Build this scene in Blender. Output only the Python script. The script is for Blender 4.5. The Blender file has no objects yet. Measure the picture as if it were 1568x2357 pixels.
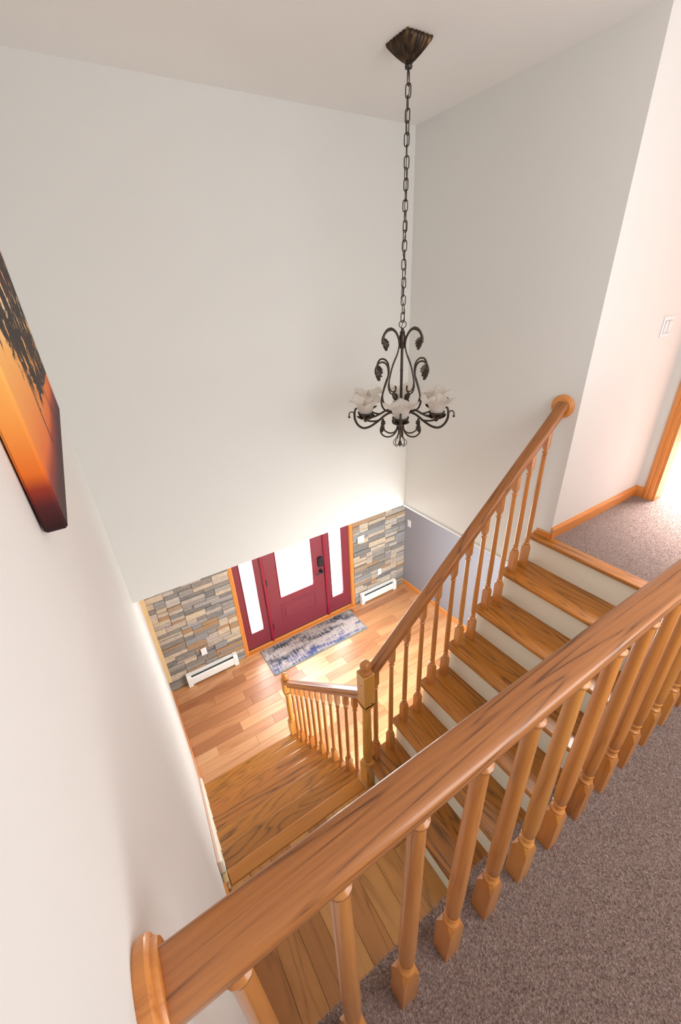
import bpy, bmesh, math, random
from mathutils import Vector, Matrix, noise
random.seed(7)
S = bpy.context.scene
COL = S.collection
PI = math.pi

# ------------------------------------------------------------------ camera
yaw, pitch, roll = math.radians(31.087), math.radians(-28.134), math.radians(-3.063)
fw = Vector((math.sin(yaw)*math.cos(pitch), math.cos(yaw)*math.cos(pitch), math.sin(pitch)))
r0 = Vector((math.cos(yaw), -math.sin(yaw), 0)); u0 = r0.cross(fw)
rr = r0*math.cos(roll) + u0*math.sin(roll); uu = -r0*math.sin(roll) + u0*math.cos(roll)
cam_d = bpy.data.cameras.new('camera'); cam = bpy.data.objects.new('camera', cam_d); COL.objects.link(cam)
M = Matrix.Identity(4)
for i in range(3):
    M[i][0] = rr[i]; M[i][1] = uu[i]; M[i][2] = -fw[i]
M[0][3], M[1][3], M[2][3] = 0.1195, -0.2181, 4.3310
cam.matrix_world = M
cam_d.sensor_fit = 'AUTO'; cam_d.sensor_width = 36; cam_d.lens = 36*932.54/2357; cam_d.clip_start = 0.01
S.camera = cam

# ------------------------------------------------------------------ world, lights, exposure
w = bpy.data.worlds.new('sky'); S.world = w; w.use_nodes = True
bg = w.node_tree.nodes['Background']; bg.inputs[0].default_value = (0.93, 0.97, 1, 1); bg.inputs[1].default_value = 4.0
S.view_settings.view_transform = 'Standard'; S.view_settings.look = 'None'
S.view_settings.exposure = 0.28; S.view_settings.gamma = 1.0; S.view_settings.use_curve_mapping = False

def area(name, loc, direction, sx, sy, watts, color=(1, 1, 1)):
    l = bpy.data.lights.new(name, 'AREA'); l.shape = 'RECTANGLE'; l.size = sx; l.size_y = sy
    l.energy = watts; l.color = color
    o = bpy.data.objects.new(name, l); COL.objects.link(o); o.location = loc
    o.rotation_euler = Vector(direction).to_track_quat('-Z', 'Y').to_euler()
    return o
area('daylight_front_door', (1.9, 4.85, 1.5), (0, -1, -0.15), 3.2, 2.8, 345, (0.96, 0.99, 1.0))
area('fill_hall_back', (1.7, -1.12, 4.35), (0.12, 1, 0.0), 2.2, 1.5, 39, (0.96, 0.985, 1.0))  # added soft fill from behind the camera; the back wall has no window
area('fill_hall_end', (3.44, -0.75, 4.1), (-1, 0.35, 0.02), 1.0, 1.4, 5, (0.98, 0.99, 1.0))  # added weak fill in front of the solid end wall, toward the left wall
area('daylight_bedroom', (4.6, 0.9, 5.15), (-0.1, -0.1, -1), 1.6, 1.2, 230, (1.0, 0.98, 0.98)).data.spread = math.radians(80)
area('fill_lower_foyer', (3.1, 1.25, 1.3), (-0.1, 1, -0.05), 1.2, 1.9, 44, (0.90, 0.98, 1.0))  # added fill hidden behind the stairs for the gray wall; no opening here
area('fill_stair_side', (2.1, 1.3, 1.15), (-0.6, 1, -0.1), 1.2, 1.5, 34, (1.0, 0.99, 0.97))  # added fill below the upper flight to lift the lower level

# ------------------------------------------------------------------ key measures (metres)
XR, D, B, C, H = 2.447, 2.44, 2.515, 5.275, 2.854
DS, XG, YC = 3.965, 3.796, 0.993
ZL, RUN, RISE, NX = 1.427, 0.2278, 0.2039, 2.368
LN, LRUN = 1.127, 0.2245
XE = 3.52            # end of the hall wall

# ------------------------------------------------------------------ helpers
W = {}
def link(o, parent=None, world=None):
    world = world or Matrix.Identity(4)
    COL.objects.link(o); o.matrix_basis = world; W[o] = world
    if parent:
        o.parent = parent; o.matrix_parent_inverse = W[parent].inverted()
    return o
def mesh(name, vs, fs, mat=None, smooth=False):
    me = bpy.data.meshes.new(name); me.from_pydata([tuple(v) for v in vs], [], fs); me.validate()
    bm = bmesh.new(); bm.from_mesh(me); bmesh.ops.recalc_face_normals(bm, faces=bm.faces)
    for f in bm.faces: f.smooth = smooth
    bm.to_mesh(me); bm.free()
    if mat: me.materials.append(mat)
    return me
def obj(name, data, parent=None, world=None, mat=None, smooth=False, **props):
    """data = (verts, faces) or a mesh"""
    me = mesh(name, data[0], data[1], mat, smooth) if isinstance(data, tuple) else data
    o = bpy.data.objects.new(name, me); link(o, parent, world)
    for k, v in props.items(): o[k] = v
    return o
def T(x, y, z): return Matrix.Translation((x, y, z))
def thing(name, loc, label, category, group=None):
    o = bpy.data.objects.new(name, None); o.empty_display_size = 0.1; link(o, None, T(*loc))
    o['label'] = label; o['category'] = category
    if group: o['group'] = group
    return o
def struct_empty(name, loc, label=None):
    o = bpy.data.objects.new(name, None); o.empty_display_size = 0.1; link(o, None, T(*loc)); o['kind'] = 'structure'
    if label: o['label'] = label
    return o
def join(parts):
    V, F = [], []
    for v, f in parts:
        n = len(V); V += [tuple(p) for p in v]; F += [tuple(i+n for i in q) for q in f]
    return V, F
def xf(d, m): return [tuple(m @ Vector(p)) for p in d[0]], d[1]
def box(x0, x1, y0, y1, z0, z1):
    v = [(x0,y0,z0),(x1,y0,z0),(x1,y1,z0),(x0,y1,z0),(x0,y0,z1),(x1,y0,z1),(x1,y1,z1),(x0,y1,z1)]
    return v, [(0,3,2,1),(4,5,6,7),(0,1,5,4),(1,2,6,5),(2,3,7,6),(3,0,4,7)]
def cbox(x0, x1, y0, y1, z0, z1, c=0.002):
    """box with chamfers all round"""
    v = []; cx, cy, cz = (x0+x1)/2, (y0+y1)/2, (z0+z1)/2; a, b, h = (x1-x0)/2, (y1-y0)/2, (z1-z0)/2
    c = min(c, a*.9, b*.9, h*.9); idx = {}
    for sx in (-1, 1):
        for sy in (-1, 1):
            for sz in (-1, 1):
                for ax, (dx, dy, dz) in enumerate(((0,c,c),(c,0,c),(c,c,0))):
                    idx[sx,sy,sz,ax] = len(v); v.append((cx+sx*(a-dx), cy+sy*(b-dy), cz+sz*(h-dz)))
    F = []
    for s in (-1, 1):
        F.append([idx[s,-1,-1,0], idx[s,1,-1,0], idx[s,1,1,0], idx[s,-1,1,0]])
        F.append([idx[-1,s,-1,1], idx[1,s,-1,1], idx[1,s,1,1], idx[-1,s,1,1]])
        F.append([idx[-1,-1,s,2], idx[1,-1,s,2], idx[1,1,s,2], idx[-1,1,s,2]])
        for t in (-1, 1):
            F.append([idx[s,t,-1,0], idx[s,t,1,0], idx[s,t,1,1], idx[s,t,-1,1]])
            F.append([idx[s,-1,t,0], idx[s,1,t,0], idx[s,1,t,2], idx[s,-1,t,2]])
            F.append([idx[-1,s,t,1], idx[1,s,t,1], idx[1,s,t,2], idx[-1,s,t,2]])
            for q in (-1, 1): F.append([idx[s,t,q,0], idx[s,t,q,1], idx[s,t,q,2]])
    return v, [tuple(f) for f in F]
def lathe(prof, n=20, cap=True):
    V, F = [], []
    for r, z in prof:
        for k in range(n):
            a = 2*PI*k/n; V.append((r*math.cos(a), r*math.sin(a), z))
    for i in range(len(prof)-1):
        for k in range(n):
            F.append((i*n+k, i*n+(k+1) % n, (i+1)*n+(k+1) % n, (i+1)*n+k))
    if cap: F.append(tuple(range(n))); F.append(tuple((len(prof)-1)*n+k for k in range(n)))
    return V, F
def sweep(pts, prof, closed=True):
    """extrude a 2-D profile (y,z) along straight x from pts[0] to pts[1] """
    a, b = pts; n = len(prof)
    V = [(a, y, z) for y, z in prof] + [(b, y, z) for y, z in prof]
    F = [(i, (i+1) % n, n+(i+1) % n, n+i) for i in range(n)]
    F += [tuple(range(n)), tuple(range(n, 2*n))]
    return V, F
def tube(pts, rad, n=8, closed=False):
    P = [Vector(p) for p in pts]; m = len(P)
    if not isinstance(rad, (list, tuple)): rad = [rad]*m
    V, F = [], []; prev = None
    for i in range(m):
        t = (P[(i+1) % m]-P[i-1]) if closed else (P[min(i+1, m-1)]-P[max(i-1, 0)])
        t.normalize()
        if prev is None:
            up = Vector((0, 0, 1)) if abs(t.z) < .9 else Vector((1, 0, 0)); nx = t.cross(up).normalized()
        else: nx = (prev - t*prev.dot(t)).normalized()
        prev = nx; ny = t.cross(nx)
        for k in range(n):
            a = 2*PI*k/n; V.append(P[i] + (nx*math.cos(a)+ny*math.sin(a))*rad[i])
    mm = m if closed else m-1
    for i in range(mm):
        j = (i+1) % m
        for k in range(n): F.append((i*n+k, i*n+(k+1) % n, j*n+(k+1) % n, j*n+k))
    if not closed: F.append(tuple(range(n))); F.append(tuple((m-1)*n+k for k in range(n)))
    return V, F
def smooth_path(ctrl, n=6):
    P = [Vector(p) for p in ctrl]; P = [2*P[0]-P[1]] + P + [2*P[-1]-P[-2]]; out = []
    for i in range(1, len(P)-2):
        for k in range(n):
            t = k/n; a, b, c, d = P[i-1], P[i], P[i+1], P[i+2]
            out.append(0.5*((2*b) + (c-a)*t + (2*a-5*b+4*c-d)*t*t + (3*b-a-3*c+d)*t**3))
    out.append(P[-2]); return out
def prism(poly, axis, a, b):
    """polygon in the plane normal to axis, extruded a..b"""
    n = len(poly); V = []
    for t in (a, b):
        for p, q in poly: V.append({'x': (t, p, q), 'y': (p, t, q), 'z': (p, q, t)}[axis])
    return V, [(i, (i+1) % n, n+(i+1) % n, n+i) for i in range(n)] + [tuple(range(n)), tuple(range(n, 2*n))]
def copy_to(o, parent, world):
    c = o.copy(); link(c, parent, world)
    return c

# ------------------------------------------------------------------ materials
def lin(c):
    return tuple(((v/255)/12.92 if v/255 <= 0.04045 else ((v/255+0.055)/1.055)**2.4) for v in c)+(1,)
class NT:
    def __init__(s, name, rough=0.5):
        s.m = bpy.data.materials.new(name); s.m.use_nodes = True; s.t = s.m.node_tree
        s.b = s.t.nodes['Principled BSDF']; s.b.inputs['Roughness'].default_value = rough
        s.out = s.t.nodes['Material Output']
    def n(s, typ, **kw):
        nd = s.t.nodes.new('ShaderNode'+typ)
        for k, v in kw.items():
            if k.startswith('i_'): nd.inputs[k[2:].replace('_', ' ')].default_value = v
            else: setattr(nd, k, v)
        return nd
    def l(s, a, b): s.t.links.new(a, b)
    def ramp(s, fac, stops, interp='LINEAR'):
        r = s.n('ValToRGB'); r.color_ramp.interpolation = interp
        e = r.color_ramp.elements
        while len(e) < len(stops): e.new(0.5)
        for i, (p, c) in enumerate(stops): e[i].position = p; e[i].color = c
        s.l(fac, r.inputs[0]); return r.outputs[0]
    def mix(s, f, a, b, mode='MIX'):
        m = s.n('Mix', data_type='RGBA', blend_type=mode)
        for k, v in ((0, f), (6, a), (7, b)):
            if hasattr(v, 'links'): s.l(v, m.inputs[k])
            else: m.inputs[k].default_value = v
        return m.outputs[2]
    def math(s, op, a, b=None, c=None):
        m = s.n('Math', operation=op)
        for k, v in enumerate((a, b, c)):
            if v is None: continue
            if hasattr(v, 'links'): s.l(v, m.inputs[k])
            else: m.inputs[k].default_value = v
        return m.outputs[0]
    def coords(s, scale=(1, 1, 1), rnd=True, loc=(0, 0, 0)):
        tc = s.n('TexCoord'); mp = s.n('Mapping'); mp.inputs['Scale'].default_value = scale; mp.inputs['Location'].default_value = loc
        if rnd:
            oi = s.n('ObjectInfo'); va = s.n('VectorMath', operation='MULTIPLY_ADD')
            cb = s.n('CombineXYZ'); s.l(oi.outputs['Random'], cb.inputs[0]); s.l(oi.outputs['Random'], cb.inputs[1]); s.l(oi.outputs['Random'], cb.inputs[2])
            s.l(cb.outputs[0], va.inputs[0]); va.inputs[1].default_value = (17.3, 9.1, 23.7); s.l(tc.outputs['Object'], va.inputs[2])
            s.l(va.outputs[0], mp.inputs['Vector'])
        else: s.l(tc.outputs['Object'], mp.inputs['Vector'])
        return mp.outputs[0]
    def bump(s, h, strength=0.2, dist=0.002):
        b = s.n('Bump'); b.inputs['Strength'].default_value = strength; b.inputs['Distance'].default_value = dist
        s.l(h, b.inputs['Height']); s.l(b.outputs[0], s.b.inputs['Normal'])
def plain(name, c, rough=0.5, metal=0.0, bumpy=0, bscale=60, spec=None):
    k = NT(name, rough); k.b.inputs['Base Color'].default_value = lin(c); k.b.inputs['Metallic'].default_value = metal
    if spec is not None: k.b.inputs['Specular IOR Level'].default_value = spec
    nz = k.n('TexNoise', i_Scale=bscale, i_Detail=3.0); k.l(k.coords(rnd=False), nz.inputs['Vector'])
    col = k.mix(nz.outputs['Fac'], tuple(x*.95 for x in lin(c)[:3])+(1,), tuple(min(1, x*1.05) for x in lin(c)[:3])+(1,))
    k.l(col, k.b.inputs['Base Color'])
    if bumpy: k.bump(nz.outputs['Fac'], bumpy)
    return k.m
def wood(name, light, dark, axis='X', rough=0.3, rings=9.0, tone=None, contrast=1.0, cross=7.0, long=0.6, pores=1.0, coat=0.3, sharp=3.2, crough=0.14):
    """varnished wood: cathedral bands along the axis, fine pores, tone that differs board to board"""
    k = NT(name, rough)
    i = 'XYZ'.index(axis)
    sc = [cross]*3; sc[i] = long
    v = k.coords(tuple(sc))
    n1 = k.n('TexNoise', i_Scale=1.0, i_Detail=2.0, i_Roughness=0.42, i_Distortion=0.5); k.l(v, n1.inputs['Vector'])
    band = k.math('PINGPONG', k.math('MULTIPLY', n1.outputs['Fac'], rings*2), 1.0)
    sc2 = [190]*3; sc2[i] = 5.0
    n2 = k.n('TexNoise', i_Scale=1.0, i_Detail=3.0, i_Roughness=0.6); k.l(k.coords(tuple(sc2)), n2.inputs['Vector'])
    sc3 = [2.2]*3; sc3[i] = .9
    n3 = k.n('TexNoise', i_Scale=1.0, i_Detail=1.0); k.l(k.coords(tuple(sc3)), n3.inputs['Vector'])
    b1 = k.math('MULTIPLY', k.math('POWER', band, sharp), k.ramp(n3.outputs['Fac'], [(0.3, (.35,.35,.35,1)), (0.62, (1,1,1,1))]))
    pore = k.ramp(n2.outputs['Fac'], [(0.38, (0,0,0,1)), (0.62, (1,1,1,1))])
    f = k.math('MULTIPLY', k.math('MULTIPLY', b1, k.math('MULTIPLY_ADD', pore, 0.75, 0.35)), contrast)
    f = k.math('ADD', f, k.math('MULTIPLY', pore, 0.16*pores))
    col = k.mix(k.math('MINIMUM', f, 1.0), lin(light), lin(dark))
    if tone:
        oi = k.n('ObjectInfo'); t = k.ramp(oi.outputs['Random'], [(p, lin(c)) for p, c in tone], 'LINEAR')
        col = k.mix(1.0, col, t, 'MULTIPLY')
    col = k.mix(k.math('MULTIPLY', n3.outputs['Fac'], 0.35), col, lin(dark))
    k.l(col, k.b.inputs['Base Color'])
    k.b.inputs['Coat Weight'].default_value = coat; k.b.inputs['Coat Roughness'].default_value = crough
    k.bump(pore, 0.10*pores, 0.0006)
    return k.m

def paint(name, c, var=0.02, stains=False):
    k = NT(name, 0.75); k.b.inputs['Specular IOR Level'].default_value = 0.25
    n = k.n('TexNoise', i_Scale=0.9, i_Detail=2.0); k.l(k.coords(rnd=False), n.inputs['Vector'])
    a = lin(c); lo = tuple(x*(1-var*2) for x in a[:3])+(1,)
    col = k.mix(n.outputs['Fac'], lo, a)
    k.l(col, k.b.inputs['Base Color'])
    n2 = k.n('TexNoise', i_Scale=160.0, i_Detail=2.0); k.l(k.coords(rnd=False), n2.inputs['Vector'])
    k.bump(n2.outputs['Fac'], 0.06, 0.001)
    return k.m
M_wall = paint('wall_paint', (230, 229, 225))
M_wallhall = M_wall
M_ceil = paint('ceiling_paint', (238, 237, 235))
M_gray = paint('gray_wall_paint', (150, 151, 160))
M_riser = paint('riser_cream_paint', (250, 249, 232))
M_white = plain('white_enamel', (236, 238, 236), 0.35)
M_pink = paint('pink_wall_paint', (232, 196, 190))
OAKT = [(0.0, (255, 244, 236)), (0.5, (238, 226, 214)), (1.0, (255, 255, 250))]
M_tread = {a: wood('oak_tread_'+a.lower(), (212, 140, 50), (92, 60, 24), a, 0.3, 13, OAKT, 0.95, 6.5, 0.8, 1.6, coat=0.45, sharp=3.0) for a in 'XY'}
M_rail = wood('oak_handrail', (194, 124, 66), (86, 48, 26), 'X', 0.3, 13, None, 0.95, 9.0, 0.55, 1.3, coat=0.3, sharp=6.0)
M_bal = wood('oak_baluster', (218, 150, 78), (160, 98, 46), 'Z', 0.28, 5, OAKT, 0.7, 14.0, 1.0, 0.8, coat=0.4)
M_newel = wood('pine_newel', (222, 162, 78), (166, 102, 40), 'Z', 0.3, 4, None, 0.7, 9.0, 1.0, 0.5, coat=0.35)
M_trim = {a: wood('oak_trim_'+a.lower(), (230, 152, 78), (180, 106, 46), a, 0.35, 5, None, 0.6, 14.0, 0.8, 0.8, coat=0.25) for a in 'XYZ'}
TONES = [(0.0, (190, 160, 140)), (0.25, (235, 214, 196)), (0.45, (255, 246, 236)), (0.6, (214, 184, 164)), (0.8, (248, 232, 214)), (1.0, (255, 255, 250))]
M_plank = wood('hickory_plank', (234, 186, 140), (176, 118, 78), 'X', 0.36, 5, TONES, 0.75, 7.0, 0.7, 0.6, coat=0.35, crough=0.3)
M_lplank = wood('hickory_landing_plank', (224, 172, 102), (150, 100, 50), 'Y', 0.28, 6, TONES, 0.75, 7.0, 0.7, 0.6, coat=0.3)
M_nose = wood('plain_oak_nosing', (208, 138, 56), (176, 108, 40), 'X', 0.3, 3, None, 0.5, 9, .6, .8)
M_cream = wood('raw_pine', (228, 200, 150), (200, 164, 110), 'Z', 0.6, 4, None, 0.4, 14, 0.8, 0.4, coat=0)

def carpet_mat():
    k = NT('taupe_carpet', 1.0); k.b.inputs['Specular IOR Level'].default_value = 0.05
    k.b.inputs['Sheen Weight'].default_value = 0.35; k.b.inputs['Sheen Roughness'].default_value = 0.5
    v = k.coords(rnd=False)
    n1 = k.n('TexNoise', i_Scale=170.0, i_Detail=3.0, i_Roughness=0.65); k.l(v, n1.inputs['Vector'])
    n2 = k.n('TexNoise', i_Scale=9.0, i_Detail=3.0); k.l(v, n2.inputs['Vector'])
    n3 = k.n('TexVoronoi', i_Scale=240.0); k.l(v, n3.inputs['Vector'])
    c = k.ramp(n1.outputs['Fac'], [(0.3, lin((98, 80, 75))), (0.52, lin((146, 124, 116))), (0.75, lin((184, 164, 156)))])
    c = k.mix(k.math('MULTIPLY', n2.outputs['Fac'], 0.35), c, lin((150, 124, 114)))
    k.l(c, k.b.inputs['Base Color'])
    h = k.math('ADD', k.math('MULTIPLY', n3.outputs['Distance'], -0.6), n1.outputs['Fac'])
    k.bump(h, 0.9, 0.006)
    return k.m
M_carpet = carpet_mat()
def pile_mat():
    k = NT('carpet_pile_yarn', 1.0); k.b.inputs['Specular IOR Level'].default_value = 0.1
    ge = k.n('NewGeometry'); n = k.n('TexNoise', i_Scale=160.0, i_Detail=2.0); k.l(k.coords(rnd=False), n.inputs['Vector'])
    f = k.math('MULTIPLY_ADD', ge.outputs['Random Per Island'], .5, k.math('MULTIPLY', n.outputs['Fac'], .5))
    k.l(k.ramp(f, [(.2, lin((118, 96, 86))), (.5, lin((172, 146, 132))), (.8, lin((218, 196, 182)))]), k.b.inputs['Base Color']); return k.m
M_pile = pile_mat()
def stone_mat():
    k = NT('ledger_stone', 0.85)
    oi = k.n('ObjectInfo')
    pal = [(208,192,170),(146,144,140),(192,180,166),(108,110,112),(166,140,112),(214,196,168),(140,146,152),(184,174,166),(130,126,120),(172,132,90),(196,188,180),(160,158,156),(204,186,162),(120,122,122)]
    c = k.ramp(oi.outputs['Random'], [(i/len(pal), lin(p)) for i, p in enumerate(pal)], 'CONSTANT')
    v = k.coords((14, 14, 30))
    n = k.n('TexNoise', i_Scale=1.0, i_Detail=4.0, i_Roughness=0.6); k.l(v, n.inputs['Vector'])
    n2 = k.n('TexNoise', i_Scale=3.2, i_Detail=2.0); k.l(v, n2.inputs['Vector'])
    c = k.mix(k.ramp(n.outputs['Fac'], [(0.35, (0,0,0,1)), (0.75, (.6,.6,.6,1))]), c, lin((166, 150, 134)))
    c = k.mix(k.ramp(n2.outputs['Fac'], [(0.3, (.4,.4,.4,1)), (0.6, (0,0,0,1))]), c, lin((104, 102, 102)))
    k.l(c, k.b.inputs['Base Color']); k.bump(n.outputs['Fac'], 0.5, 0.008)
    return k.m
M_stone = stone_mat()
M_grout = plain('stone_backing', (98, 92, 86), 0.95)
M_door = plain('burgundy_door_paint', (124, 44, 58), 0.38, bumpy=0.05, bscale=120)
M_mull = plain('crimson_jamb_paint', (140, 22, 52), 0.3)
M_black = plain('black_hardware', (36, 40, 48), 0.35, 0.4)
M_seal = plain('dark_weather_seal', (44, 38, 42), 0.7)
M_bronze = plain('dark_bronze', (74, 66, 58), 0.42, 0.75, 0.15, 90)
M_plate = plain('white_plastic', (238, 238, 240), 0.35)
M_dark = plain('dark_slot', (60, 66, 70), 0.6)
def bronze_fluted():
    k = NT('antique_bronze_canopy', 0.4); k.b.inputs['Metallic'].default_value = 0.7
    v = k.coords((40, 40, 12), rnd=False); n = k.n('TexNoise', i_Scale=1.0, i_Detail=3.0); k.l(v, n.inputs['Vector'])
    c = k.ramp(n.outputs['Fac'], [(0.35, lin((44, 36, 30))), (0.6, lin((86, 66, 48))), (0.8, lin((150, 122, 76)))])
    k.l(c, k.b.inputs['Base Color']); k.bump(n.outputs['Fac'], 0.3, 0.003); return k.m
M_canopy = bronze_fluted()
def pane_glass():
    k = NT('clear_door_glass'); t = k.t
    tr = k.n('BsdfTransparent'); gl = k.n('BsdfGlossy', i_Roughness=0.08); fr = k.n('Fresnel', i_IOR=1.45); mx = k.n('MixShader')
    ge = k.n('NewGeometry'); k.l(k.math('MULTIPLY', fr.outputs[0], k.math('SUBTRACT', 1.0, ge.outputs['Backfacing'])), mx.inputs[0]); k.l(tr.outputs[0], mx.inputs[1]); k.l(gl.outputs[0], mx.inputs[2]); k.l(mx.outputs[0], k.out.inputs[0])
    return k.m
M_glass = pane_glass()
def shade_glass():
    k = NT('frosted_shade_glass', 0.35)
    k.b.inputs['Base Color'].default_value = lin((236, 230, 222))
    n = k.n('TexNoise', i_Scale=30.0, i_Detail=3.0, i_Distortion=1.0); k.l(k.coords(rnd=False), n.inputs['Vector'])
    k.l(k.mix(n.outputs['Fac'], lin((224, 216, 206)), lin((246, 244, 240))), k.b.inputs['Base Color'])
    tl = k.n('BsdfTranslucent'); tl.inputs[0].default_value = lin((240, 236, 230)); tr = k.n('BsdfTransparent')
    m1 = k.n('MixShader'); m1.inputs[0].default_value = 0.45; m2 = k.n('MixShader'); m2.inputs[0].default_value = 0.22
    k.l(k.b.outputs[0], m1.inputs[1]); k.l(tl.outputs[0], m1.inputs[2]); k.l(m1.outputs[0], m2.inputs[1]); k.l(tr.outputs[0], m2.inputs[2])
    k.l(m2.outputs[0], k.out.inputs[0]); return k.m
M_shade = shade_glass()
M_knot = plain('dark_knot', (92, 52, 24), .5)
M_bulb = plain('flame_bulb_glass', (196, 184, 170), 0.25)

# ------------------------------------------------------------------ setting: walls, ceilings, floors
ST = dict(kind='structure')
obj('wall_left', box(-0.12, 0, -1.3, DS+0.2, -0.1, C+0.1), mat=M_wall, **ST)
obj('wall_front', box(0, XR+0.1, D, D+0.1, B, C), mat=M_wall, **ST)
obj('wall_right', box(XR, XR+0.1, YC, D, B, C), mat=M_wall, **ST)
obj('wall_hall', box(XR+.1, XE, YC, YC+0.1, B, C), mat=M_wallhall, **ST)
obj('wall_back', box(0, 5.8, -1.3, -1.2, -0.1, C), mat=M_wall, **ST)
obj('wall_stair', box(0, XG, -0.05, 0.04, 0, H-0.28), mat=M_wall, **ST)
obj('wall_foyer', box(XG, XG+0.1, -0.05, DS+0.2, 0, B), mat=M_gray, **ST)
# the wall at the end of the hall with its doorway (opening y -0.02 .. 0.80)
obj('wall_end', join([box(XE, XE+0.1, 0.865, YC+0.1, H-.01, C), box(XE, XE+0.1, -1.2, -0.02, H-.01, C), box(XE, XE+0.1, -0.02, 0.865, H+2.03, C)]), mat=M_wallhall, **ST)
obj('wall_bedroom', join([box(XE+.1, 5.8, 1.75, 1.85, H, C), box(5.7, 5.8, -1.2, 1.75, H, C)]), mat=M_pink, **ST)
obj('ceiling', box(-0.12, 5.8, -1.3, D+0.1, C, C+0.1), mat=M_ceil, **ST)
obj('ceiling_foyer', join([box(0, XG+.1, D+.1, DS+.2, B, B+0.07), box(XR+.1, XG+.1, YC+.1, D+.1, B, B+0.07), box(XR+.02, XG+.1, 0.04, YC, B, B+0.04)]), mat=M_ceil, **ST)
obj('trim_ledge', box(XR-0.008, XR, YC, D, B-0.012, B+0.006), mat=M_white, **ST)

# carpeted balcony and hall: the pile rolls over the edge
def carpet_floor():
    prof = [(0.0455, H-0.16), (0.0455, H-0.03)]
    prof = [(0.046, H-0.24), (0.058, H-0.235), (0.062, H-0.06)]
    for k in range(8):
        a = PI/2*k/7; prof.append((0.046+0.028*math.cos(a), H-0.024+0.024*math.sin(a)))
    prof += [(0.0, H+0.001), (-0.2, H), (-1.2, H), (-1.2, H-0.012), (0.046, H-0.03)]
    a = sweep((0.0, NX-0.005), prof)
    b = box(NX+0.088, XE+0.1, -1.2, YC, H-0.03, H)
    c = box(NX-0.005, NX+0.088, -1.2, 0.05, H-0.03, H)
    e = box(XE+0.1, 5.8, -1.2, 1.75, H-0.03, H)
    return join([a, b, c, e])
obj('floor_carpet', carpet_floor(), mat=M_carpet, **ST)
def pile():
    import numpy as np
    rng = np.random.default_rng(3)
    def patch(x0, x1, y0, y1, dens):
        n = int((x1-x0)*(y1-y0)*dens); return np.stack([rng.uniform(x0, x1, n), rng.uniform(y0, y1, n), np.full(n, H-.001)], 1), np.tile([0., 0., 1.], (n, 1))
    A = [patch(0.02, 2.36, -0.75, 0.046, 62000), patch(NX+.09, XE+.1, -.35, YC-.015, 42000)]
    n = int(2.36*.06*62000*1.6); a = rng.uniform(-.15, PI/2, n)
    A.append((np.stack([rng.uniform(.005, 2.36, n), .046+.0275*np.cos(a), H-.024+.0235*np.sin(a)], 1), np.stack([a*0, np.cos(a), np.sin(a)], 1)))
    p = np.concatenate([q[0] for q in A]); nr = np.concatenate([q[1] for q in A]); n = len(p)
    lean = rng.normal(0, .55, (n, 3)); d = nr+lean; d /= np.linalg.norm(d, axis=1, keepdims=True)
    L = rng.uniform(.005, .0095, (n, 1)); th = rng.uniform(0, 2*PI, n)
    s_ = np.cross(nr, np.stack([np.cos(th), np.sin(th), np.sin(th*3)], 1)); s_ /= np.linalg.norm(s_, axis=1, keepdims=True)
    w_ = rng.uniform(.0008, .0016, (n, 1))
    V = np.empty((n, 3, 3)); V[:, 0] = p-s_*w_; V[:, 1] = p+s_*w_; V[:, 2] = p+d*L
    me = bpy.data.meshes.new('carpet_pile'); me.vertices.add(n*3); me.vertices.foreach_set('co', V.ravel())
    me.loops.add(n*3); me.loops.foreach_set('vertex_index', np.arange(n*3, dtype=np.int32))
    me.polygons.add(n); me.polygons.foreach_set('loop_start', np.arange(0, n*3, 3, dtype=np.int32)); me.update(); me.validate()
    me.materials.append(M_pile); return me
obj('carpet_pile', pile(), bpy.data.objects['floor_carpet'], Matrix.Identity(4))['kind'] = 'stuff'
obj('floor_joists', join([box(0, NX+.03, -1.2, 0.045, H-0.28, H-0.03), box(NX+0.03, 5.8, -1.2, YC, B+.05, H-0.03), box(XE, 5.8, YC, 1.85, B+.05, H-.03)]), mat=M_wall, **ST)

# foyer floor: hickory planks running along the door wall
fl = obj('floor', box(0, XG, 0, DS+0.15, -0.08, -0.012), mat=M_grout, **ST)
def planks(parent, x0, x1, y0, y1, z, wd, along, mat, lens=(0.3, 1.25), maxn=290):
    n = 0; u0, u1, v0, v1 = (x0, x1, y0, y1) if along == 'X' else (y0, y1, x0, x1)
    rows = math.ceil((v1-v0)/wd)
    for r in range(rows):
        va = v1-(r+1)*wd; vb = v1-r*wd; va = max(va, v0); u = u0 - random.random()*0.5
        while u < u1:
            L = random.uniform(*lens); a, b = max(u, u0), min(u+L, u1); u += L
            if b-a < 0.06:
                if b-a > 0: b = a+max(b-a, .01)
                else: continue
            g = 0.0007; t = z+random.uniform(-0.0004, 0.0004)
            d = (a+g, b-g, va+g, vb-g) if along == 'X' else (va+g, vb-g, a+g, b-g)
            cx, cy = (d[0]+d[1])/2, (d[2]+d[3])/2
            o = obj('plank', cbox(d[0]-cx, d[1]-cx, d[2]-cy, d[3]-cy, -0.012, 0, 0.0012), parent, T(cx, cy, t), mat); n += 1
    return n
planks(fl, 0.012, XG, 1.3, 3.952, 0.0, 0.127, 'X', M_plank, (0.32, 1.15))

# landing between the flights
ld = obj('floor_landing', box(0, NX-6*RUN+0.03, 0.04, LN-0.03, ZL-0.14, ZL-0.012), mat=M_riser, **ST)
planks(ld, 0.012, NX-6*RUN+0.028, 0.04, LN-0.085, ZL, 0.127, 'Y', M_lplank, (0.45, 1.3))
obj('nosing_board', (lambda v: xf(v, T(-0.5, -LN+.04, -ZL)))(cbox(0.032, 0.965, LN-0.083, LN+0.003, ZL-0.025, ZL+0.001, 0.006)), ld, T(0.5, LN-.04, ZL), M_nose)

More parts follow.
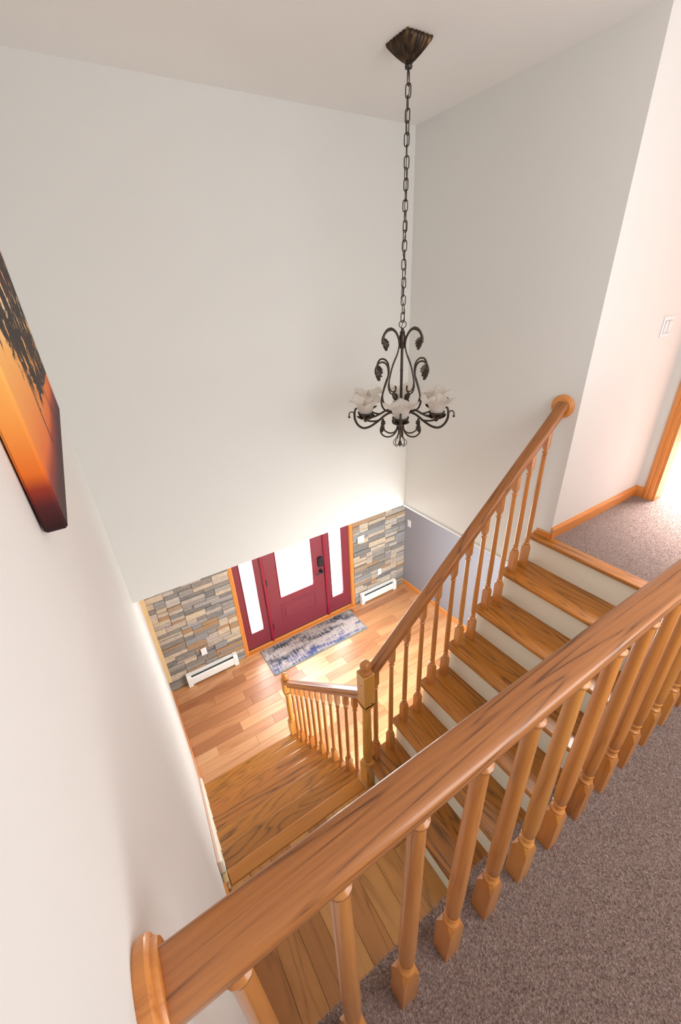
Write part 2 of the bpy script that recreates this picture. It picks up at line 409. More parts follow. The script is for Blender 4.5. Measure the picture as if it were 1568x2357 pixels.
# baseboards and trims
def bboard(name, data, ax, **k): return obj(name, data, mat=M_trim[ax], **ST)
def bb_prof(h=0.083, t=0.014): return [(0, 0), (t, 0), (t, h*0.72), (t*0.75, h*0.85), (t*0.45, h*0.93), (t*0.35, h), (0, h)]
bp_ = bb_prof()
bboard('baseboard_hall', prism([(YC-p, H+q) for p, q in bp_], 'x', XR-0.004, XE), 'X')
bboard('baseboard_end', prism([(XE-p, H+q) for p, q in bp_], 'y', 0.93, YC), 'Y')
bboard('baseboard_foyer', prism([(XG-p, q) for p, q in bp_], 'y', 0.05, DS), 'Y')
bboard('baseboard_left', prism([(p*1.2, q*.35) for p, q in bp_], 'y', LN+6*LRUN, DS), 'Y')
bboard('baseboard_landing', prism([(p, ZL+q) for p, q in bp_], 'y', 0.04, LN-0.08), 'Y')
bboard('baseboard_right', join([prism([(XR-p*.6, H+q*.45) for p, q in bp_], 'y', YC-0.001, 1.09), box(XR-.02, XR, YC, 1.1, H-.02, H+.012)]), 'Y')
# casing round the bright doorway at the end of the hall
def casing_prof(w): return [(0, 0), (w, 0), (w, 0.010), (w*.9, 0.016), (w*.62, 0.017), (w*.5, 0.012), (w*.38, 0.017), (w*.1, 0.014), (0, 0.009)]
cs = struct_empty('trim_doorway', (XE, 0.8, H))
cp = casing_prof(0.062)
obj('casing', prism([(XE-q, 0.868+p) for p, q in cp], 'z', H, H+2.1), cs, mat=M_trim['Z'])
obj('casing', prism([(XE-q, -0.023-p) for p, q in cp], 'z', H, H+2.1), cs, mat=M_trim['Z'])
obj('head_casing', prism([(XE-q, H+2.03+p) for p, q in cp], 'y', -0.083, 0.93), cs, mat=M_trim['Y'])
obj('jamb', join([box(XE-.004, XE+.105, 0.85, 0.868, H, H+2.03), box(XE-.004, XE+.105, -0.023, -0.005, H, H+2.03), box(XE-.004, XE+.105, -.005, .85, H+2.012, H+2.03)]), cs, mat=M_trim['Z'])
obj('baseboard_bedroom', box(XE+.1, 5.7, 1.735, 1.75, H, H+.1), mat=plain('dark_baseboard', (70, 48, 50), .5), **ST)

# cream pine board finishing the stone edge on the left wall
obj('trim_stone_edge', box(0, 0.045, DS-0.075, DS-0.012, 0.22, B), mat=M_cream, **ST)

# ------------------------------------------------------------------ stone clad entry wall
def stone_wall(x0, x1, label):
    ztop = 1.66; cw, chh = 0.0392, 0.0277
    back = obj('wall_entry', join([box(x0, x1, DS+0.012, DS+0.16, 0, B)]), mat=M_grout, **ST)
    if label: back['label'] = label
    nx_, nz_ = round((x1-x0)/cw), round(ztop/chh); cw = (x1-x0)/nx_; chh = ztop/nz_
    occ = [[False]*nx_ for _ in range(nz_)]; n = 0
    for r in range(nz_):
        c = 0
        while c < nx_:
            if occ[r][c]: c += 1; continue
            h = random.choice((1, 2, 2, 2, 3)); wd = random.choice((3, 4, 5, 6, 7, 8))
            h = min(h, nz_-r); ww = 0
            while ww < wd and c+ww < nx_ and not occ[r][c+ww]: ww += 1
            # do not leave slivers
            rest = 0
            while c+ww+rest < nx_ and not occ[r][c+ww+rest]: rest += 1
            if 0 < rest < 3: ww += rest
            for hh in range(1, h):
                if any(occ[r+hh][c+q] for q in range(ww)): h = hh; break
            for hh in range(h):
                for q in range(ww): occ[r+hh][c+q] = True
            ax, bx = x0+c*cw, x0+(c+ww)*cw; az, bz = r*chh, (r+h)*chh
            dp = random.uniform(-0.006, 0.012); g = 0.0012
            cx, cz = (ax+bx)/2, (az+bz)/2
            obj('stone', cbox(ax-cx+g, bx-cx-g, -0.012-dp, 0.02, az-cz+g, bz-cz-g, 0.003), back, T(cx, DS, cz), M_stone); n += 1
            c += ww
    parts = []; z = ztop
    while z < B-0.02:
        x = x0
        while x < x1-0.02:
            L = random.uniform(.15, .32); parts.append(cbox(x+.001, min(x+L, x1)-.001, DS-0.012-random.uniform(-.006, .01), DS+.02, z+.001, min(z+.055, B)-.001, .003)); x += L
        z += .055
    obj('upper_stone', join(parts), back, mat=M_stone)['kind'] = 'stuff'
    return n
ns = stone_wall(0.0, 0.989, 'stone clad wall to the left of the entry door')
ns2 = stone_wall(2.818, XG, 'stone clad wall to the right of the entry door')
print('stones', ns, ns2)
obj('wall_entry_head', box(0.989, 2.818, DS+0.01, DS+.16, 2.13, B), mat=M_wall, **ST)

# ------------------------------------------------------------------ front door unit
ZB = 0.055; ZT = 2.07; YF = DS+0.018
def frame_rect(x0, x1, z0, z1, gx0, gx1, gz0, gz1, y0, y1):
    return join([box(x0, gx0, y0, y1, z0, z1), box(gx1, x1, y0, y1, z0, z1), box(gx0, gx1, y0, y1, z0, gz0), box(gx0, gx1, y0, y1, gz1, z1)])
def bead(gx0, gx1, gz0, gz1, y, t=0.012, d=0.008):
    return join([cbox(gx0-t, gx0, y-d, y, gz0-t, gz1+t, .003), cbox(gx1, gx1+t, y-d, y, gz0-t, gz1+t, .003), cbox(gx0, gx1, y-d, y, gz0-t, gz0, .003), cbox(gx0, gx1, y-d, y, gz1, gz1+t, .003)])
def caming(gx0, gx1, gz0, gz1, y, zs):
    p = []
    for z in zs:
        for s in (0, 1):
            xa = gx0 if s == 0 else gx1-0.012
            p.append(box(xa, xa+0.012, y, y+0.004, z, z+0.004))
    return join(p)
obj('porch_ground', box(-6, 10, DS+.2, 16, -.3, -.12), mat=plain('pale_concrete', (225, 224, 220), .9), **ST)
dr = struct_empty('door_1', (1.88, YF, ZB), 'burgundy front door with large bright glass pane')
gx0, gx1, gz0, gz1 = 1.626, 2.138, 0.71, 1.93
obj('door_slab', frame_rect(1.446, 2.322, ZB, ZT, gx0-.006, gx1+.006, gz0-.006, gz1+.006, YF, YF+0.045), dr, mat=M_door)
obj('glazing_bead', bead(gx0, gx1, gz0, gz1, YF), dr, mat=M_mull)
gl = obj('glass_pane', box(gx0-.006, gx1+.006, YF+0.018, YF+0.024, gz0-.006, gz1+.006), dr, mat=M_glass)
obj('caming', caming(gx0, gx1, gz0, gz1, YF+0.01, (.79, 1.18, 1.45, 1.6)), dr, mat=M_seal)
# raised lower panel
px0, px1, pz0, pz1 = 1.61, 2.158, 0.30, 0.59
obj('door_panel', join([cbox(px0, px1, YF-0.006, YF, pz0, pz0+.016, .003), cbox(px0, px1, YF-0.006, YF, pz1-.016, pz1, .003), cbox(px0, px0+.016, YF-.006, YF, pz0+.016, pz1-.016, .003), cbox(px1-.016, px1, YF-.006, YF, pz0+.016, pz1-.016, .003), cbox(px0+.05, px1-.05, YF-.007, YF+.001, pz0+.045, pz1-.045, .007)]), dr, mat=M_door)
def roundplate(cx, cz, wx, wz, y0, y1, r=0.02, n=5):
    poly = []
    for sx, sz, a0 in ((1, 1, 0), (-1, 1, PI/2), (-1, -1, PI), (1, -1, 3*PI/2)):
        for k in range(n+1):
            a = a0+PI/2*k/n; poly.append((cx+sx*(wx/2-r)+r*math.cos(a), cz+sz*(wz/2-r)+r*math.sin(a)))
    return prism(poly, 'y', y0, y1)
kp = obj('keypad_lock', join([roundplate(2.268, 1.045, .078, .165, YF-0.022, YF, .02), roundplate(2.268, 1.05, .058, .135, YF-0.028, YF-.02, .014)]), dr, mat=M_black)
hd = obj('door_handle', join([roundplate(2.268, .888, .062, .062, YF-.012, YF, .03), xf(lathe([(.012, 0), (.011, .05)], 12), T(2.268, YF-.06, .888) @ Matrix.Rotation(-PI/2, 4, 'X')),
      tube(smooth_path([(2.268, YF-.055, .888), (2.24, YF-.06, .887), (2.2, YF-.058, .882), (2.165, YF-.052, .873)]), [.011]*6+[.0095]*6+[.008]*6+[.006], 10)]), dr, mat=M_black)
obj('latch_plate', box(2.3205, 2.3235, YF-.002, YF+.03, .84, .95), dr, mat=M_black)
obj('peg_hole', xf(lathe([(.008, 0), (.006, .004)], 12), T(2.264, YF, .664) @ Matrix.Rotation(PI/2, 4, 'X')), dr, mat=M_seal)
for z in (1.80, 1.04, .27):
    obj('hinge', join([xf(lathe([(.006, -.05), (.007, -.048), (.007, .048), (.006, .05)], 10), T(1.443, YF-.006, z)), box(1.446, 1.462, YF-.002, YF, z-.045, z+.045)]), dr, mat=M_black)
obj('weather_seal', box(1.446, 2.322, YF+.004, YF+.04, ZB-.018, ZB), dr, mat=M_seal)
# sidelights
for nm, (a, b, g0, g1, zb), lab in (('window_1', (1.047, 1.40, 1.138, 1.312, .315), 'narrow bright sidelight window left of the front door'), ('window_2', (2.368, 2.755, 2.434, 2.626, .32), 'narrow bright sidelight window right of the front door')):
    wn = struct_empty(nm, ((a+b)/2, YF, ZB), lab)
    obj('sash', frame_rect(a, b, ZB, ZT, g0-.005, g1+.005, zb-.005, 1.935, YF, YF+.04), wn, mat=M_door)
    obj('glazing_bead', bead(g0, g1, zb, 1.93, YF), wn, mat=M_door)
    obj('glass_pane', box(g0-.005, g1+.005, YF+.016, YF+.022, zb-.005, 1.935), wn, mat=M_glass)
    obj('caming', caming(g0, g1, zb, 1.93, YF+.01, (.345, .4, .62, .9, 1.16, 1.45)), wn, mat=M_seal)
    obj('weather_seal', box(a, b, YF+.004, YF+.04, ZB-.018, ZB), wn, mat=M_seal)
dj = struct_empty('trim_door_jamb', (1.88, DS, 0), None)
obj('mullion', cbox(1.402, 1.440, DS-.008, DS+.06, ZB-.02, ZT, .006), dj, mat=M_mull)
obj('mullion', cbox(2.3255, 2.366, DS-.008, DS+.06, ZB-.02, ZT, .006), dj, mat=M_mull)
obj('head_jamb', box(1.045, 2.757, DS+.002, DS+.08, ZT, ZT+.06), dj, mat=M_mull)
cp = casing_prof(0.055)
obj('casing', prism([(0.989+p, DS-q) for p, q in cp]+[], 'z', 0.0, 2.14), dj, mat=M_trim['Z'])
obj('casing', prism([(2.818-p, DS-q) for p, q in cp], 'z', 0.0, 2.14), dj, mat=M_trim['Z'])
obj('jamb', join([box(0.989, 1.046, DS, DS+.1, 0, 2.14), box(2.757, 2.818, DS, DS+.1, 0, 2.14)]), dj, mat=M_trim['Z'])
obj('threshold', join([cbox(0.985, 2.822, DS-.05, DS+.012, -.01, .012, .004), box(1.047, 2.757, DS+.0125, DS+.1, -.01, .034)]), dj, mat=M_trim['X'])

# ------------------------------------------------------------------ staircases
up = thing('staircase', (NX-6*RUN, 0.6, ZL), 'upper flight of oak treads with cream risers climbing right to the carpeted hall', 'stairs')
YT0, YT1 = 0.042, 1.118
def tread_prof(d, t=0.027):
    pts = [(d, 0), (d, -t)]
    for k in range(6):
        a = -PI/2 - PI*k/5
        pts.append((t/2+math.cos(a)*t/2, -t/2+math.sin(a)*t/2))
    return pts
for i in range(1, 7):
    x = NX-i*RUN; z = H-i*RISE
    d = RUN+0.03
    me = prism(tread_prof(d), 'y', YT0-.58, YT1-.58)
    o = obj('tread', me, up, T(x, .58, z), M_tread['Y'])
for i in range(0, 7):
    x = NX-i*RUN+0.03; z1 = H-i*RISE-0.027; z0 = H-(i+1)*RISE
    obj('riser', box(x-.001, x+0.012, YT0, 1.092, z0, z1), up, mat=M_riser)
obj('landing_tread', join([xf(prism(tread_prof(0.09), 'y', YT0-.58, 1.10-.58), T(0, 0, 0))]), up, T(NX, .58, H+0.002), M_tread['Y'], label='narrow oak nosing strip at the carpet edge')
# closed stringer below the open side and wall under the flight
poly = [(NX-6*RUN+.031, ZL-.14)]
for i in range(6, -1, -1):
    x = NX-i*RUN+.031; poly += [(x, H-(i+1)*RISE-.027 if i < 6 else ZL-.14), (x, H-i*RISE-.027)]
poly += [(XR+.0, H-.03), (XR, 0), (NX-6*RUN+.031, 0)]
obj('stringer', prism(poly[1:], 'y', 1.072, 1.092), up, mat=M_riser)

lo = thing('staircase', (0.5, LN+6*LRUN, 0), 'lower flight of wide oak treads descending from the landing to the foyer floor', 'stairs')
for i in range(1, 7):
    y = LN+i*LRUN; z = ZL-i*RISE
    me = prism([(-p, q) for p, q in tread_prof(LRUN+0.03)], 'x', 0.030-.5, 1.035-.5)
    obj('tread', me, lo, T(.5, y, z), M_tread['X'])
for i in range(0, 7):
    y = LN+i*LRUN-0.03; z1 = ZL-i*RISE-.025; z0 = max(0, ZL-(i+1)*RISE)
    obj('riser', box(.03, 1.0, y-.012, y, z0, z1), lo, mat=M_tread['X'])
poly = []
for i in range(0, 7):
    y = LN+i*LRUN-.03; poly += [(y, ZL-i*RISE-.027 if i == 0 else ZL-i*RISE-.027), (y, ZL-(i+1)*RISE-.027 if i < 6 else 0)]
poly = [(LN-.03, 0)] + poly
obj('stringer', prism(poly, 'x', .985, 1.005), lo, mat=M_riser)
# skirt board on the left wall, its raw end left unfinished on the landing
sk = obj('skirt_board', prism([(LN-.02, ZL), (LN-.02, ZL+.05), (LN+.02, ZL+.085), (LN+6*LRUN+.02, ZL-6*RISE+.085), (LN+6*LRUN+.03, 0), (LN+5*LRUN, 0)], 'x', 0.002, 0.03), lo, mat=M_riser, label='cream painted skirt board against the wall')
obj('raw_end', join([cbox(0.004, 0.030, LN-.075, LN-.019, ZL+.001, ZL+.045, .006), cbox(0.012, 0.028, LN-.095, LN-.07, ZL+.001, ZL+.02, .004)]), lo, mat=M_cream, label='splintered bare end of the skirt board')
obj('skirt_cap', prism([(LN-.02, ZL+.05), (LN-.02, ZL+.056), (LN+.02, ZL+.092), (LN+6*LRUN+.02, ZL-6*RISE+.092), (LN+6*LRUN+.02, ZL-6*RISE+.085), (LN+.02, ZL+.085)], 'x', 0.002, 0.016), lo, mat=plain('skirt_cap_wood', (226, 190, 170), .5))

# ------------------------------------------------------------------ balusters, rails, newels
def square_sec(hw, z0, z1, cham):
    """square block whose ends are chamfered toward the turning"""
    a = cham; V = []; F = []
    rings = []
    for z, s, o in ((z0, hw, 1.0), (z1-a, hw, 1.0), (z1, hw*.72, .82)):
        pass
    return cbox(-hw, hw, -hw, hw, z0, z1, 0.0015)
def chamfer_block(hw, z0, z1, top=True, ch=0.02, rr=.7):
    """square block that eases to an octagon at one end"""
    V, F = [], []
    def ring(z, h, c): return [(h, -h+c, z), (h, h-c, z), (h-c, h, z), (-h+c, h, z), (-h, h-c, z), (-h, -h+c, z), (-h+c, -h, z), (h-c, -h, z)]
    e = 0.0012; seq = [(z0, hw, e), (z1-ch, hw, e), (z1, hw*rr+hw*.12, hw*.42), (z1+.0001, hw*.6, hw*.3)]
    if not top: seq = [(z1-(z-z0), h, c) for z, h, c in seq]
    for z, h, c in seq: V += ring(z, h, c)
    for i in range(len(seq)-1):
        for k in range(8): F.append((i*8+k, i*8+(k+1) % 8, (i+1)*8+(k+1) % 8, (i+1)*8+k))
    F += [tuple(range(8)), tuple((len(seq)-1)*8+k for k in range(8))]
    return V, F
def baluster_data(L, bl=0.16, tb=0.10, hw=0.022, hw2=0.016, r1=.0165, r2=.0125, slope=0.0):
    """square foot, ring turnings, long tapered dowel, square top block"""
    foot = chamfer_block(hw, 0, bl, True, .024)
    z = bl-.002
    prof = [(hw*.62, z), (hw*.80, z+.004), (hw*.86, z+.010), (hw*.66, z+.014), (hw*.58, z+.018), (hw*.74, z+.030), (hw*.8, z+.036), (hw*.66, z+.042), (r1*.92, z+.046), (r1, z+.09), (r1*1.02, z+.16)]
    zt = L-tb
    prof += [(r2, zt-.034), (r2*.97, zt-.030), (r2*1.28, zt-.024), (r2*1.3, zt-.018), (r2*.9, zt-.013), (r2*.9, zt-.006), (r2*1.1, zt)]
    turn = lathe(prof, 14)
    top = chamfer_block(hw2, zt-.001, L, False, .02)
    if slope:
        top = ([(x, y, zz+(slope*x if zz > L-.001 else 0)) for x, y, zz in top[0]], top[1])
    return join([foot, turn, top])
RAILP = [(-.019, -.058), (.019, -.058), (.019, -.051), (.0165, -.047), (.0165, -.042), (.021, -.036), (.0285, -.031), (.0312, -.027), (.032, -.021), (.032, -.011), (.0305, -.0055), (.027, -.0025), (.020, -.0010), (0, 0), (-.020, -.0010), (-.027, -.0025), (-.0305, -.0055), (-.032, -.011), (-.032, -.021), (-.0312, -.027), (-.0285, -.031), (-.021, -.036), (-.0165, -.042), (-.0165, -.047), (-.019, -.051)]
def rail_between(name, parent, p, q):
    p, q = Vector(p), Vector(q); d = q-p; L = d.length; x = d.normalized(); y = Vector((0, 0, 1)).cross(x).normalized(); z = x.cross(y)
    R = Matrix.Identity(4)
    for i in range(3): R[i][0] = x[i]; R[i][1] = y[i]; R[i][2] = z[i]; R[i][3] = p[i]
    V, F = sweep((0, L), RAILP)
    me = mesh(name, V, F, M_rail, False)
    o = obj(name, me, parent, R)
    return o
def shade_auto(o, ang=35):
    me = o.data
    for pl in me.polygons: pl.use_smooth = True
    bm = bmesh.new(); bm.from_mesh(me)
    for e in bm.edges:
        if len(e.link_faces) == 2 and e.calc_face_angle(0) > math.radians(ang): e.smooth = False
    bm.to_mesh(me); bm.free()
def rosette(parent, R, r=.062, t=.028):
    prof = [(0.001, 0), (r*1.0, 0), (r*1.03, .004), (r*1.03, t*.55), (r*.99, t*.66), (r*.9, t*.72), (r*.9, t*.85), (r*.86, t), (0.001, t)]
    o = obj('rosette', lathe(prof, 40), parent, R, M_trim['Z']); shade_auto(o); return o

# balcony railing in the foreground
HR = 0.90
br = thing('balcony_railing', (0.0, 0.0, H), 'foreground oak balcony railing running from the left wall along the taupe carpet edge', 'railing')
o = rail_between('handrail', br, (0.018, 0.0, H+HR), (NX+0.02, 0.0, H+HR)); shade_auto(o)
rosette(br, T(0.0, 0, H+HR-.036) @ Matrix.Rotation(PI/2, 4, 'Y'), .056, .022)
bal = baluster_data(HR-.056, .170, .03, .0225, .017, .0185, .0145)
bme = mesh('baluster', *bal, M_bal); first = None
XB, SB = 0.358, 0.139
ks = [k for k in range(-2, 15) if XB+k*SB < NX-.06]
for k in ks:
    x = XB+k*SB
    o = obj('baluster', bme, br, T(x, 0.003, H))
    if first is None: first = o; shade_auto(o)

def newel_data(h, bh, box0, box1, hw, rs=.03):
    foot = chamfer_block(hw, 0, bh, True, .022, .8)
    z = bh-.002
    prof = [(hw*.72, z), (hw*.86, z+.004), (hw*.92, z+.010), (hw*.72, z+.016), (rs, z+.022), (rs*1.05, z+.1), (rs*.88, box0-.05), (rs*.84, box0-.03), (rs*1.0, box0-.022), (rs*1.02, box0-.014), (rs*.86, box0-.008), (rs*.95, box0)]
    bx = cbox(-hw, hw, -hw, hw, box0+.012, box1, .002)
    under = chamfer_block(hw, box0-.006, box0+.03, False, .026, .8)
    return join([foot, lathe(prof, 20), under, bx])
def ball_data(zb, r):
    prof = [(r*.95, zb), (r*1.05, zb+.004), (r*1.05, zb+.010), (r*.62, zb+.016), (r*.55, zb+.022)]
    zc = zb+.022+r*.86
    for k in range(1, 13):
        a = -PI/2+.55+(PI-.55)*k/12; prof.append((max(.0005, r*math.cos(a)), zc+r*math.sin(a)))
    return lathe(prof, 24)
def newel(parent, x, y, z, h, bh, box0, box1, hw, r, rs, label=None):
    o = obj('newel_post', newel_data(h, bh, box0, box1, hw, rs), parent, T(x, y, z), M_newel); shade_auto(o, 30)
    b = obj('ball_cap', ball_data(box1, r), o, T(x, y, z), M_bal); shade_auto(b, 40)
    if label: o['label'] = label
    return o
newel(br, NX+.055, 0.0, H, 1.05, .22, .74, .98, .04, .034, .03)

# upper stair railing
YR = 1.074
ur = thing('stair_railing', (1.6, YR, H-3*RISE), 'sloping oak railing of the upper flight ending at a round rosette on the wall', 'railing')
newel(ur, 1.006, YR, ZL, 1.13, .215, .775, 1.05, .0375, .033, .029, 'square-topped newel post at the landing corner with knots in the wood')
for kx, kz, kr in ((.012, 2.245, .006), (-.015, 2.40, .005)):
    f_ = (0 if kz < 2.3 else 1)
    m_ = T(1.006+kx, YR-.0375, kz) @ Matrix.Rotation(PI/2, 4, 'X') if not f_ else T(1.006-.0375, YR+kx*.5, kz) @ Matrix.Rotation(-PI/2, 4, 'Y')
    obj('knot', lathe([(kr, 0), (kr*.7, .0006), (.0004, .0007)], 12), ur, m_, M_knot, label='dark wood knot')
pA = (1.035, YR, 2.475); pB = (2.42, YR, 3.742)
sl = (pB[2]-pA[2])/(pB[0]-pA[0])
o = rail_between('handrail', ur, pA, pB); shade_auto(o)
rosette(ur, T(XR, YR+.012, 3.705) @ Matrix.Rotation(-PI/2, 4, 'Y'), .064, .03)
def rail_under(x): return pA[2]+(x-pA[0])*sl - .058*math.sqrt(1+sl*sl)
for i in range(1, 7):
    for dx in (.072, .190):
        x = NX-i*RUN+dx; z = H-i*RISE
        if x < 1.07: continue
        L = rail_under(x)-z+.004
        me = mesh('baluster', *baluster_data(L, .165, .11, .021, .016, .0155, .0125, sl), M_bal)
        o = obj('baluster', me, ur, T(x, YR, z)); shade_auto(o)

# lower stair railing
lr = thing('stair_railing', (1.0, 1.8, ZL-3*RISE), 'short oak railing of the lower flight, between the square newel and the foyer newel', 'railing')
XL = 1.0; ly0, ly1 = 1.108, 2.44
lz0, lz1 = 2.315, 1.03
def low_top(y): return lz0+(y-ly0)*(lz1-lz0)/(ly1-ly0)
o = rail_between('handrail', lr, (XL, ly1, lz1), (XL, ly0, lz0)); shade_auto(o)
newel(lr, XL, 2.472, ZL-6*RISE, .9, .2, .62, .825, .034, .03, .026, 'round-topped newel post at the foot of the lower flight')
s2 = (lz1-lz0)/(ly1-ly0)
for i in range(1, 7):
    for dy in (.045, .155):
        y = LN+i*LRUN-dy; z = ZL-i*RISE
        if y > 2.42 or y < 1.13: continue
        L = low_top(y)-.058*math.sqrt(1+s2*s2)-z+.004
        V, F = baluster_data(L, .155, .11, .021, .016, .0155, .0125, s2)
        V = [(p[1], p[0], p[2]) for p in V]
        o = obj('baluster', mesh('baluster', V, F, M_bal), lr, T(XL, y, z)); shade_auto(o)

# ------------------------------------------------------------------ chandelier
CX, CY = 1.73, 1.68
chn = thing('chandelier', (CX, CY, 4.16), 'bronze six-arm chandelier with frosted tulip shades hanging on a long chain', 'chandelier')
# fluted square shell canopy
def canopy():
    n = 96; prof = [(1.0, 0.0), (1.03, -.006), (1.0, -.014), (.93, -.022), (.80, -.035), (.60, -.052), (.38, -.066), (.20, -.073)]
    V, F = [], []
    for i, (s, z) in enumerate(prof):
        for k in range(n):
            a = 2*PI*k/n; sq = 1/max(abs(math.cos(a)), abs(math.sin(a))); sq = sq**(.9*s)
            fl_ = 1+.045*math.cos(a*24)*(1 if i else .8); r = .068*s*sq*fl_
            V.append((r*math.cos(a), r*math.sin(a), z + (0.004*math.cos(a*24) if i == 1 else 0)))
    for i in range(len(prof)-1):
        for k in range(n): F.append((i*n+k, i*n+(k+1) % n, (i+1)*n+(k+1) % n, (i+1)*n+k))
    F += [tuple(range(n)), tuple((len(prof)-1)*n+k for k in range(n))]
    return V, F
o = obj('canopy', canopy(), chn, T(CX, CY, C), M_canopy); shade_auto(o, 60)
o = obj('canopy_collar', lathe([(.010, -.092), (.015, -.09), (.017, -.082), (.013, -.078), (.018, -.074), (.016, -.068)], 20), chn, T(CX, CY, C), M_bronze); shade_auto(o)
def link_data(L=.050, w_=.0115, r=.0026):
    pts = []
    for k in range(20):
        a = 2*PI*k/20; z = math.sin(a); x = math.cos(a)
        pts.append((x*w_, 0, (L/2-w_)*(1 if z > 0.01 else -1 if z < -0.01 else 0) + z*w_))
    return tube(pts, r, 6, True)
lme = mesh('chain_link', *link_data(), M_bronze, True)
ztop, zbot = C-.094, 4.182; pitch = .0425; nl = int((ztop-zbot)/pitch)+1; pitch = (ztop-zbot-.05)/(nl-1)
for k in range(nl):
    z = ztop-.025-k*pitch
    obj('chain_link', lme, chn, T(CX+.0015*math.sin(k*2.1), CY, z) @ Matrix.Rotation(PI/2*(k % 2)+.5+.25*math.sin(k*1.3), 4, 'Z'))
cp_ = [(CX+.007*math.sin(k*1.05), CY+.007*math.cos(k*.9), ztop+.01-(ztop+.01-4.15)*k/34) for k in range(35)]
obj('power_cord', tube(smooth_path(cp_, 3), .0022, 6), chn, mat=plain('bronze_cord', (92, 84, 70), .5))
def P(ang, pts): return [(CX+r*math.cos(ang), CY+r*math.sin(ang), z) for r, z in pts]
# ring and central hub
obj('top_ring', tube([(CX+.019*math.cos(a*PI/12)*.72, CY-.019*math.cos(a*PI/12)*.7, 4.172+.019*math.sin(a*PI/12)) for a in range(24)], .0023, 8, True), chn, mat=M_bronze, smooth=True)
o = obj('stem', lathe([(.004, 3.60), (.008, 3.61), (.008, 3.92), (.0095, 3.93), (.008, 3.94), (.008, 4.045), (.016, 4.052), (.018, 4.064), (.014, 4.072), (.0175, 4.08), (.0175, 4.115), (.013, 4.124), (.016, 4.13), (.010, 4.14), (.005, 4.155)], 18), chn, T(CX, CY, 0), M_bronze); shade_auto(o)
obj('hub', lathe([(.004, 3.60), (.024, 3.604), (.030, 3.61), (.030, 3.632), (.022, 3.64), (.034, 3.652), (.045, 3.665), (.050, 3.675), (.062, 3.682), (.066, 3.69), (.066, 3.712), (.060, 3.716), (.012, 3.722)], 28), chn, T(CX, CY, 0), M_bronze, True)
def leaf(length=.06, width=.032, curl=1.6, th=.0016, n=9):
    """serrated acanthus leaf, root at the origin, growing along +x and curling down"""
    V, F = [], []; 
    for i in range(n+1):
        t = i/n; a = curl*t; x = length*(math.sin(a)/curl if curl else t); z = -length*(1-math.cos(a))/curl
        wv = width*.5*(math.sin(PI*min(1, t*.92+.08))**.7)*(1+.42*(i % 2)) + .0008
        for s, dz in ((-1, -.010*math.sin(PI*t)), (-.5, 0.0), (0, .003), (.5, 0), (1, -.010*math.sin(PI*t))):
            dx = -.006 if abs(s) == 1 and i % 2 == 0 else (.004 if abs(s) == 1 else 0)
            V.append((x+dx, s*wv, z+dz))
    m = len(V)
    V += [(x, y, z-th) for x, y, z in V]
    for i in range(n):
        for j in range(4):
            a = i*5+j; F.append((a, a+1, a+6, a+5)); F.append((m+a, m+a+5, m+a+6, m+a+1))
        F.append((i*5, i*5+5, m+i*5+5, m+i*5)); F.append((i*5+4, m+i*5+4, m+i*5+9, i*5+9))
    F.append((0, m, m+1, 1)); F.append((1, m+1, m+2, 2)); F.append((2, m+2, m+3, 3)); F.append((3, m+3, m+4, 4))
    e = n*5
    for j in range(4): F.append((e+j, e+j+1, m+e+j+1, m+e+j))
    return V, F
def side_leaf(length=.062, depth=.034, n=8):
    """curled acanthus leaf seen in profile: smooth spine outside, serrated lobes inside, cupped across"""
    V, F = [], []
    for i in range(n+1):
        t = i/n; cx = length*t; sp = -.006*math.sin(PI*t)
        d = depth*(math.sin(PI*min(1, .12+t*.9))**.8)*(1+.22*(1 if i % 2 else -.5))+.0015
        sh = .007 if i % 2 else -.002
        for j, u in enumerate((0, .35, .7, 1.0)):
            V.append((cx+sh*u+.004*u, sp+d*u, .0)); 
        for j, u in enumerate((1.0, .7, .35, 0)):
            V.append((cx+sh*u+.004*u, sp+d*u*.96, 0))
        k0 = len(V)-8
        for j in range(4):
            u = (0, .35, .7, 1.0)[j]; bow = .009*math.sin(PI*(u*.8+.1))*math.sin(PI*t+.2)
            x, y, _ = V[k0+j]; V[k0+j] = (x, y, bow+.0016)
        for j in range(4):
            u = (1.0, .7, .35, 0)[j]; bow = .009*math.sin(PI*(u*.8+.1))*math.sin(PI*t+.2)
            x, y, _ = V[k0+4+j]; V[k0+4+j] = (x, y, -bow*.6-.0016)
    for i in range(n):
        for j in range(8): F.append((i*8+j, i*8+(j+1) % 8, (i+1)*8+(j+1) % 8, (i+1)*8+j))
    F += [tuple(range(8)), tuple(n*8+k for k in range(8))]
    return V, F
pl_me = mesh('leaf', *side_leaf(), M_bronze)
def side_leaf_at(parent, ang, r, z, dr, dz, sc=1.0):
    """profile leaf in the vertical plane at angle ang: starts at (r,z), grows along (dr,dz), lobes toward the stem"""
    rad = Vector((math.cos(ang), math.sin(ang), 0)); up_ = Vector((0, 0, 1))
    x = (rad*dr+up_*dz).normalized(); y = -(rad*(-dz)+up_*dr).normalized()
    if y.dot(rad) > 0: y = -y
    zz = x.cross(y); R = Matrix.Identity(4); o_ = Vector((CX, CY, 0))+rad*r+up_*z
    for i in range(3): R[i][0] = x[i]*sc; R[i][1] = y[i]*sc; R[i][2] = zz[i]*sc; R[i][3] = o_[i]
    obj('leaf', pl_me, parent, R)
toc = math.atan2(-0.2181-CY, 0.1195-CX)      # the side of the chandelier that faces the balcony
K6 = 1.155
def PK(a, pts): return P(a, [(r*K6 if r > .03 else r, z) for r, z in pts])
